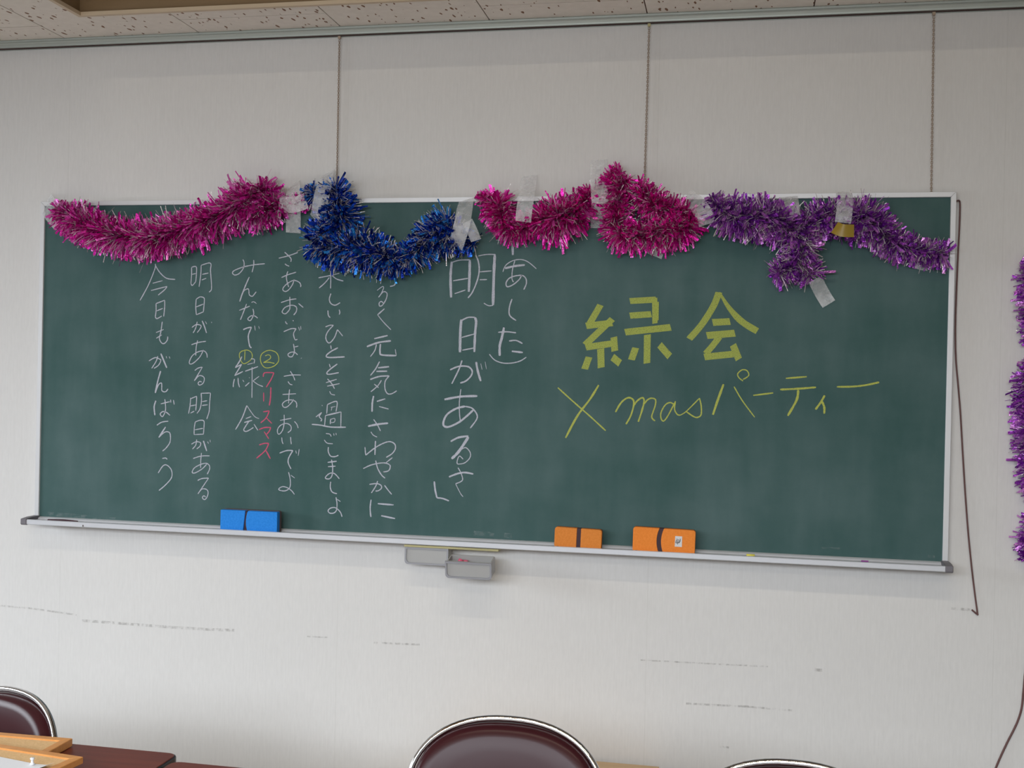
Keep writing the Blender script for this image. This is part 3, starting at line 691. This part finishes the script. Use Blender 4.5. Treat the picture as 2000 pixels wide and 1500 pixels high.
# ------------------------------------------------------------------ tinsel garlands
def px_per_m(px, py): return (at(px+50, py, -.05)-at(px-50, py, -.05)).length and 100/(at(px+50, py, -.05)-at(px-50, py, -.05)).length
def garland(paths, dens, foilm, label, group, back=-.0225, silver=.75, wide=.0066, cat='tinsel garland', name='tinsel_garland'):
    allP = []
    for path in paths:
        sp = spline(path, 8); P = []
        for x, y, r in sp:
            rm = r/px_per_m(x, y); yy = back - rm*.50
            P.append((at(x, y, yy), rm*.97))
        allP.append(P)
    c0 = allP[0][len(allP[0])//2][0]
    root = thing(name, c0, label, cat, group)
    bm = bmesh.new()
    for P in allP: tube(bm, [p-c0 for p, _ in P], .0016, 5)
    objbm('string', bm, M['core'], root)
    for nm, m, frac, ww in (('foil_strands', foilm, 1, wide), ('silver_strands', M['silver'], silver, .0017)):
        vs, fs = [], []
        for P in allP:
            for i_ in range(len(P)-1):
                (p, ra), (q, rb) = P[i_], P[i_+1]
                t = q-p; ln = t.length
                if ln < 1e-6: continue
                t.normalize()
                a_ = t.cross(Vector((0, 1, 0))).normalized(); b_ = Vector((0, 1, 0))
                n = dens*frac*ln*(1+ra/.05*.5); n = int(n) + (random.random() < n-int(n))
                for _ in range(n):
                    u_ = random.random(); o_ = p.lerp(q, u_); rr = ra+(rb-ra)*u_
                    an = random.uniform(0, 2*PI)
                    d_ = (a_*math.cos(an)+b_*math.sin(an)) + t*random.gauss(0, .33)
                    d_.normalize()
                    ln_ = rr*random.uniform(.80, 1.10)
                    wv = d_.cross(Vector((random.gauss(0, 1), random.gauss(0, 1), random.gauss(0, 1)))).normalized()
                    hw = ww*random.uniform(.45, 1.35)/2
                    cv = Vector((random.gauss(0, .18), random.gauss(0, .1), random.gauss(-.10, .18)))
                    b0 = len(vs)
                    for s_ in (0, .4, .75, 1.0):
                        pt = o_ + d_*ln_*s_ + cv*ln_*s_*s_
                        if pt.y > back: pt.y = back - random.uniform(0, .002)
                        w2 = wv*hw*(.5 if s_ == 0 else 1)
                        A_, B_ = pt+w2, pt-w2
                        if A_.y > back: A_.y = back
                        if B_.y > back: B_.y = back
                        vs += [A_-c0, B_-c0]
                    for s_ in range(3): fs.append((b0+2*s_, b0+2*s_+1, b0+2*s_+3, b0+2*s_+2))
        o = mesh(nm, vs, fs, m, root); o['kind'] = 'stuff'
    return root
garland([[(112, 412, 20), (130, 420, 30), (165, 437, 34), (220, 457, 36), (290, 464, 36), (350, 450, 38), (410, 430, 36), (455, 408, 40), (495, 385, 46), (505, 366, 28)],
         [(505, 366, 34), (528, 398, 34), (500, 415, 36), (545, 402, 26), (565, 398, 16), (600, 392, 20)]], 3300, M['pink'], 'pink and silver tinsel garland sagging across the left end of the board', 'tinsel garlands')
garland([[(596, 372, 12), (615, 380, 22), (640, 385, 24), (655, 368, 30), (660, 395, 36), (665, 430, 42), (640, 455, 38), (620, 470, 34), (640, 484, 36), (690, 483, 41), (740, 495, 38), (780, 508, 29), (815, 490, 31), (850, 452, 38), (878, 430, 32)],
         [(850, 470, 35), (885, 455, 35), (905, 470, 27), (926, 478, 18)]], 3600, M['blue'], 'deep blue tinsel garland looping down from the board frame', 'tinsel garlands', silver=1.1)
garland([[(932, 380, 8), (955, 392, 22), (975, 405, 38), (985, 438, 32), (1015, 448, 28), (1055, 430, 34), (1085, 425, 48), (1120, 415, 40), (1145, 390, 30), (1158, 375, 22), (1172, 385, 18), (1192, 350, 22), (1215, 340, 28)],
         [(1218, 350, 32), (1207, 385, 35), (1202, 425, 33), (1212, 458, 34), (1250, 460, 32), (1295, 450, 40), (1335, 445, 38), (1345, 420, 28), (1310, 415, 36), (1275, 398, 35), (1245, 365, 26)]], 3300, M['pink2'], 'magenta tinsel garland bunched in knots on the middle of the board frame', 'tinsel garlands')
garland([[(1388, 385, 18), (1405, 405, 34), (1440, 425, 42), (1490, 425, 46), (1535, 440, 44), (1565, 470, 42), (1555, 510, 34), (1515, 535, 30)],
         [(1555, 500, 32), (1585, 538, 32)],
         [(1560, 450, 38), (1600, 425, 38), (1650, 425, 40), (1690, 425, 48), (1720, 455, 38), (1755, 480, 34), (1800, 490, 28), (1845, 495, 32)]], 3300, M['purple'], 'purple tinsel garland with a dangling end on the right of the board', 'tinsel garlands', silver=1.15)
garland([[(2014, 505, 20), (2020, 545, 34), (2024, 590, 36), (2024, 640, 32), (2022, 668, 24)], [(2020, 700, 24), (2018, 740, 40), (2012, 800, 38), (2015, 860, 38), (2022, 930, 34), (2024, 980, 24)], [(2022, 1010, 28), (2018, 1050, 36), (2014, 1090, 26)]],
        2700, M['purple'], 'purple tinsel garland hanging straight down the wall at the right edge', 'tinsel garlands', back=-.003, silver=.5)

# ------------------------------------------------------------------ tape
def tape(label, pts, wpx, m='tape', name='tape_strip', n=4):
    "pts: (px, py, Y) centre line"
    sp = spline(pts, n); P = [at(x, y, Y) for x, y, Y in sp]; c0 = P[len(P)//2]
    vs, fs = [], []; h = wpx/2/720; nn_ = 5
    for i_, p in enumerate(P):
        a_, b_ = P[max(i_-1, 0)], P[min(i_+1, len(P)-1)]; t = (b_-a_).normalized(); s_ = Vector((-t.z, 0, t.x)).normalized()
        for k in range(nn_):
            f = k/(nn_-1)*2-1
            vs.append(p - c0 + s_*h*f + Vector((0, random.uniform(-.0012, .0)*(0 if name == 'flat' else 1), 0)))
    for i_ in range(len(P)-1):
        for k in range(nn_-1): a0 = i_*nn_+k; fs.append((a0, a0+1, a0+nn_+1, a0+nn_))
    o = mesh(name, vs, fs, M[m], None, True); o.location = c0
    tag(o, label, 'tape', 'strips of tape holding the garlands')
    sm = o.modifiers.new('thickness', 'SOLIDIFY'); sm.thickness = .0002; sm.use_rim = False
    return o
G = -.085; S = -.0235; Wl = -.002
tape('wide clear tape wrapped over the left tip of the pink garland', [(90, 396, -.006), (100, 410, -.05), (122, 436, -.06), (132, 448, -.03)], 48)
tape('clear tape hanging vertically at the right end of the pink garland', [(573, 360, -.006), (573, 372, -.04), (573, 395, -.055), (573, 425, -.035), (573, 455, S)], 34)
tape('sideways tape patch left of the blue garland', [(545, 398, -.06), (575, 400, -.062), (598, 392, -.06)], 34)
tape('broad tape over the top of the blue garland', [(640, 338, -.004), (635, 355, -.06), (628, 385, -.085), (622, 412, -.07), (616, 430, -.04)], 34)
tape('slanting tape strip over the right end of the blue garland', [(911, 390, S), (908, 405, -.07), (902, 440, -.1), (893, 470, -.085), (890, 480, -.07)], 34)
tape('creased tape flap at the lower right tip of the blue garland', [(913, 432, -.09), (922, 450, -.085), (930, 470, -.07)], 22)
tape('upright tape over the dip in the left magenta knots', [(1034, 343, -.002), (1032, 360, -.03), (1028, 385, -.085), (1024, 410, -.095), (1022, 433, -.085)], 33)
tape('long clear tape standing above the board between magenta knots', [(1170, 312, -.002), (1169, 340, -.03), (1170, 370, -.065), (1172, 400, -.065), (1170, 430, -.04), (1170, 446, S)], 34)
tape('small white tape tab below the right magenta knot', [(1288, 462, -.05), (1284, 480, -.04), (1277, 500, S)], 34)
tape('hazy tape between the magenta and purple garlands', [(1340, 384, S), (1360, 398, -.05), (1375, 418, -.07), (1382, 438, -.06)], 34)
tape('clear tape on the frame over the purple garland', [(1540, 384, S), (1542, 400, -.06), (1543, 420, -.08)], 36)
tape('bright clear tape above the yellow brown patch', [(1648, 374, -.01), (1650, 392, -.08), (1649, 415, -.1), (1646, 435, -.1)], 30)
tape('glossy yellow brown tape patch stuck on the purple garland', [(1630, 444, -.102), (1645, 450, -.112), (1668, 451, -.104)], 24, 'gold')
tape('rounded white tape end below the purple garland', [(1780, 505, -.05), (1795, 518, -.03), (1812, 521, S)], 16)
tape('white tape tail hanging off the dangling purple end', [(1592, 545, -.05), (1600, 562, -.035), (1610, 580, S), (1619, 594, S)], 28)

# ------------------------------------------------------------------ furniture
def sup(a_, b_, n_, N_=48):
    out = []
    for k in range(N_):
        an = 2*PI*k/N_; c_, s_ = math.cos(an), math.sin(an)
        out.append((a_*math.copysign(abs(c_)**(2/n_), c_), b_*math.copysign(abs(s_)**(2/n_), s_)))
    return out
def chair(px, py, ztop, label, rotz=0, wd=.43, first=None):
    p = atz(px, py, ztop)
    loc = (p.x, p.y, 0)
    if first is not None:
        r = first.copy(); C.objects.link(r); r.location = loc; r.rotation_euler = (0, 0, rotz); r['label'] = label
        for ch in first.children:
            c_ = ch.copy(); C.objects.link(c_); c_.parent = r
        return r
    root = thing('meeting_chair', loc, label, 'chair', 'chairs along the wall side of the tables', rotz)
    A_, B_ = wd/2-.0065, .152; zc = ztop-B_-.0065
    lean = lambda z: (z-zc)*.27           # backrest leans to the wall (+y)
    tubeobj('back_frame', [(x, lean(zc+z)-.02*(x/A_)**2, zc+z) for x, z in sup(A_, B_, 2.3, 64)], .0066, M['chrome'], root, 12, True)
    # padded back: domed toward the sitter (camera side, -y)
    bm = bmesh.new(); rings = []
    prof = [(1.0, .0), (.995, -.012), (.975, -.022), (.93, -.028), (.84, -.030), (.65, -.031), (.4, -.031), (.15, -.031)]
    for s_, y in prof:
        rings.append([bm.verts.new((x*s_, lean(zc+z*s_)-.02*(x*s_/A_)**2+y+.006, zc+z*s_)) for x, z in sup(A_-.008, B_-.008, 2.4, 64)])
    bk = [bm.verts.new((x, lean(zc+z)-.02*(x/A_)**2+.014, zc+z)) for x, z in sup(A_-.011, B_-.011, 2.4, 64)]
    for a1, b1 in zip(rings[:-1], rings[1:]):
        for k in range(64): bm.faces.new((a1[k], a1[(k+1) % 64], b1[(k+1) % 64], b1[k]))
    bm.faces.new(rings[-1]); bm.faces.new(bk)
    for k in range(64): bm.faces.new((bk[k], bk[(k+1) % 64], rings[0][(k+1) % 64], rings[0][k]))
    bmesh.ops.recalc_face_normals(bm, faces=bm.faces[:])
    objbm('backrest', bm, M['vinyl'], root, True)
    bm = bmesh.new(); pts = sup(.20, .19, 3.2, 40)
    R3 = [[bm.verts.new((x*s_, y*s_-.21, z)) for x, y in pts] for s_, z in ((.97, .40), (1, .405), (1, .43), (.96, .446), (.8, .452), (.3, .454))]
    for a1, b1 in zip(R3[:-1], R3[1:]):
        for k in range(40): bm.faces.new((a1[k], a1[(k+1) % 40], b1[(k+1) % 40], b1[k]))
    bm.faces.new(R3[0]); bm.faces.new(R3[-1]); bmesh.ops.recalc_face_normals(bm, faces=bm.faces[:])
    objbm('seat', bm, M['vinyl'], root, True)
    for s_ in (-1, 1):
        tubeobj('leg', spline([(s_*A_*.97, lean(zc)-.02, zc-.02), (s_*A_*.99, -.045, .46), (s_*.205, -.30, .2), (s_*.205, -.40, .012)], 5), .0105, M['chrome'], root, 10)
        tubeobj('leg', spline([(s_*.185, -.33, .395), (s_*.185, -.10, .2), (s_*.185, .05, .012)], 5), .0105, M['chrome'], root, 10)
    tubeobj('crossbar', [(-.205, -.37, .09), (.205, -.37, .09)], .008, M['chrome'], root, 8)
    tubeobj('crossbar', [(-.185, .03, .05), (.185, .03, .05)], .008, M['chrome'], root, 8)
    return root
ch = chair(990, 1409, .765, 'middle chair with a chrome hoop and dark brown vinyl back')
chair(4, 1361, .755, 'left chair behind the cork boards with a shiny brown back', R(-22), first=ch)
chair(1550, 1497, .765, 'right chair of which only the chrome hoop top shows', 0, first=ch)

def table(x0, x1, y0, y1, zt_, label):
    root = thing('folding_table', ((x0+x1)/2, (y0+y1)/2, 0), label, 'table', 'dark brown folding tables')
    a_, b_ = (x1-x0)/2, (y1-y0)/2; r = .022
    def out(e): return rounded(-a_+e, a_-e, -b_+e, b_-e, r-e)
    bm = bmesh.new(); prism(bm, out(.0035), zt_-.006, zt_, 'z'); objbm('tabletop', bm, M['table'], root, bevel=.001, seg=1)
    bm = bmesh.new(); prism(bm, out(0), zt_-.032, zt_-.0015, 'z'); objbm('edge_band', bm, M['edge'], root, bevel=.002, seg=2)
    for sx_ in (-1, 1):
        for sy_ in (-1, 1):
            tubeobj('leg', [(sx_*(a_-.13), sy_*(b_-.06), zt_-.033), (sx_*(a_-.11), sy_*(b_-.04), .008)], .0125, M['steel'], root, 10)
        tubeobj('crossbar', [(sx_*(a_-.12), -(b_-.06), .30), (sx_*(a_-.12), b_-.06, .30)], .009, M['steel'], root, 8)
    return root
ZTb = .712
c1 = atz(352, 1471, ZTb); e1 = atz(100, 1452, ZTb)
table(c1.x-1.80, c1.x, c1.y-.45, c1.y, ZTb, 'left folding table with a dark red-brown wooden top')
c2 = atz(357, 1487, ZTb)
table(c1.x+.006, c1.x+.006+1.80, c2.y-.45, c2.y, ZTb, 'second folding table just right of the first, barely in view')

def corkboard(pc, pb, zb, th, label, wd, dp, rr):
    "pc: right far corner in the photo, pb: another point of the far edge"
    a_ = atz(pc[0], pc[1], zb+th); b_ = atz(pb[0], pb[1], zb+th)
    an = math.atan2(a_.y-b_.y, a_.x-b_.x)+rr
    root = thing('cork_board', (a_.x, a_.y, zb), label, 'cork board', 'framed cork boards on the table', an)
    fw = .018
    def bar(pts):
        bm = bmesh.new(); prism(bm, pts, 0, th, 'z'); objbm('frame_bar', bm, M['pine'], root, bevel=.001, seg=1)
    bar([(0, 0), (-wd, 0), (-wd+fw, -fw), (-fw, -fw)]); bar([(0, 0), (-fw, -fw), (-fw, -dp+fw), (0, -dp)])
    bar([(-wd, 0), (-wd, -dp), (-wd+fw, -dp+fw), (-wd+fw, -fw)]); bar([(0, -dp), (-fw, -dp+fw), (-wd+fw, -dp+fw), (-wd, -dp)])
    box('cork_sheet', -wd+fw, -fw, -dp+fw, -fw, .002, th-.003, M['cork'], root)
    return root
c_a = corkboard((142, 1442), (0, 1430), ZTb+.001, .016, 'rear cork board with a plain pine frame, partly covered', .60, .34, R(0))
c_b = corkboard((163, 1478), (0, 1453), ZTb+.018, .013, 'front cork board with white paper pinned on it', .60, .34, R(0))
# paper and push pins on the front board
zp = ZTb+.018+.0135
v4 = [atz(x, y, zp) for x, y in ((-60, 1466), (0, 1478), (70, 1492), (92, 1494))]
v4b = [p_+Vector((-.02-.02*k, -.24, 0)) for k, p_ in enumerate(v4)]
tip = atz(107, 1489, zp+.004)
vs = v4[:3]+[v4[3], tip]+[tip+Vector((-.06, -.22, -.002)), v4b[3], v4b[2], v4b[1], v4b[0]]
o = mesh('paper_sheet', vs, [(0, 9, 8, 1), (1, 8, 7, 2), (2, 7, 6, 3), (3, 6, 5, 4)], M['paper'], None, True)
sm_ = o.modifiers.new('thickness', 'SOLIDIFY'); sm_.thickness = .0004; sm_.use_rim = False
tag(o, 'white paper sheet with a curled corner pinned on the front cork board', 'paper')
for (x, y, lab) in ((63, 1493, 'clear push pin at the edge of the white paper'),):
    p = atz(x, y, zp+.001)
    bm = bmesh.new()
    rr_ = [(.0048, 0), (.0048, .0015), (.0028, .003), (.0024, .008), (.0040, .010), (.0044, .012), (.0030, .0128)]
    rg = [[bm.verts.new((r_*math.cos(2*PI*k/12), r_*math.sin(2*PI*k/12), z)) for k in range(12)] for r_, z in rr_]
    for a1, b1 in zip(rg[:-1], rg[1:]):
        for k in range(12): bm.faces.new((a1[k], a1[(k+1) % 12], b1[(k+1) % 12], b1[k]))
    bm.faces.new(rg[0][::-1]); bm.faces.new(rg[-1])
    o = objbm('push_pin', bm, M['clear'], None, True); o.location = p; tag(o, lab, 'push pin')

# low beige cabinet against the wall behind the middle chair
pr_ = at(1287, 1497.5, -.015); pl_ = at(860, 1458, -.015); hc = pr_.z; wc = (pr_.x-pl_.x)/2
root = thing('low_cabinet', ((pr_.x+pl_.x)/2, -.015, 0), 'low beige cabinet by the wall behind the middle chair', 'cabinet')
box('cabinet_body', -wc+.002, wc-.002, -.36, -.002, .0, hc-.018, M['beige'], root)
box('cabinet_top', -wc, wc, -.38, 0, hc-.018, hc, M['beige'], root, bevel=.001, seg=1)
for s_ in (-1, 1):
    d_ = box('cabinet_door', min(s_*.003, s_*(wc-.01)), max(s_*.003, s_*(wc-.01)), -.378, -.361, .05, hc-.026, M['beige'], root, bevel=.0015, seg=1)
    tubeobj('handle', [(s_*.03, -.39, .28), (s_*.03, -.39, .36)], .004, M['steel'], d_, 6)
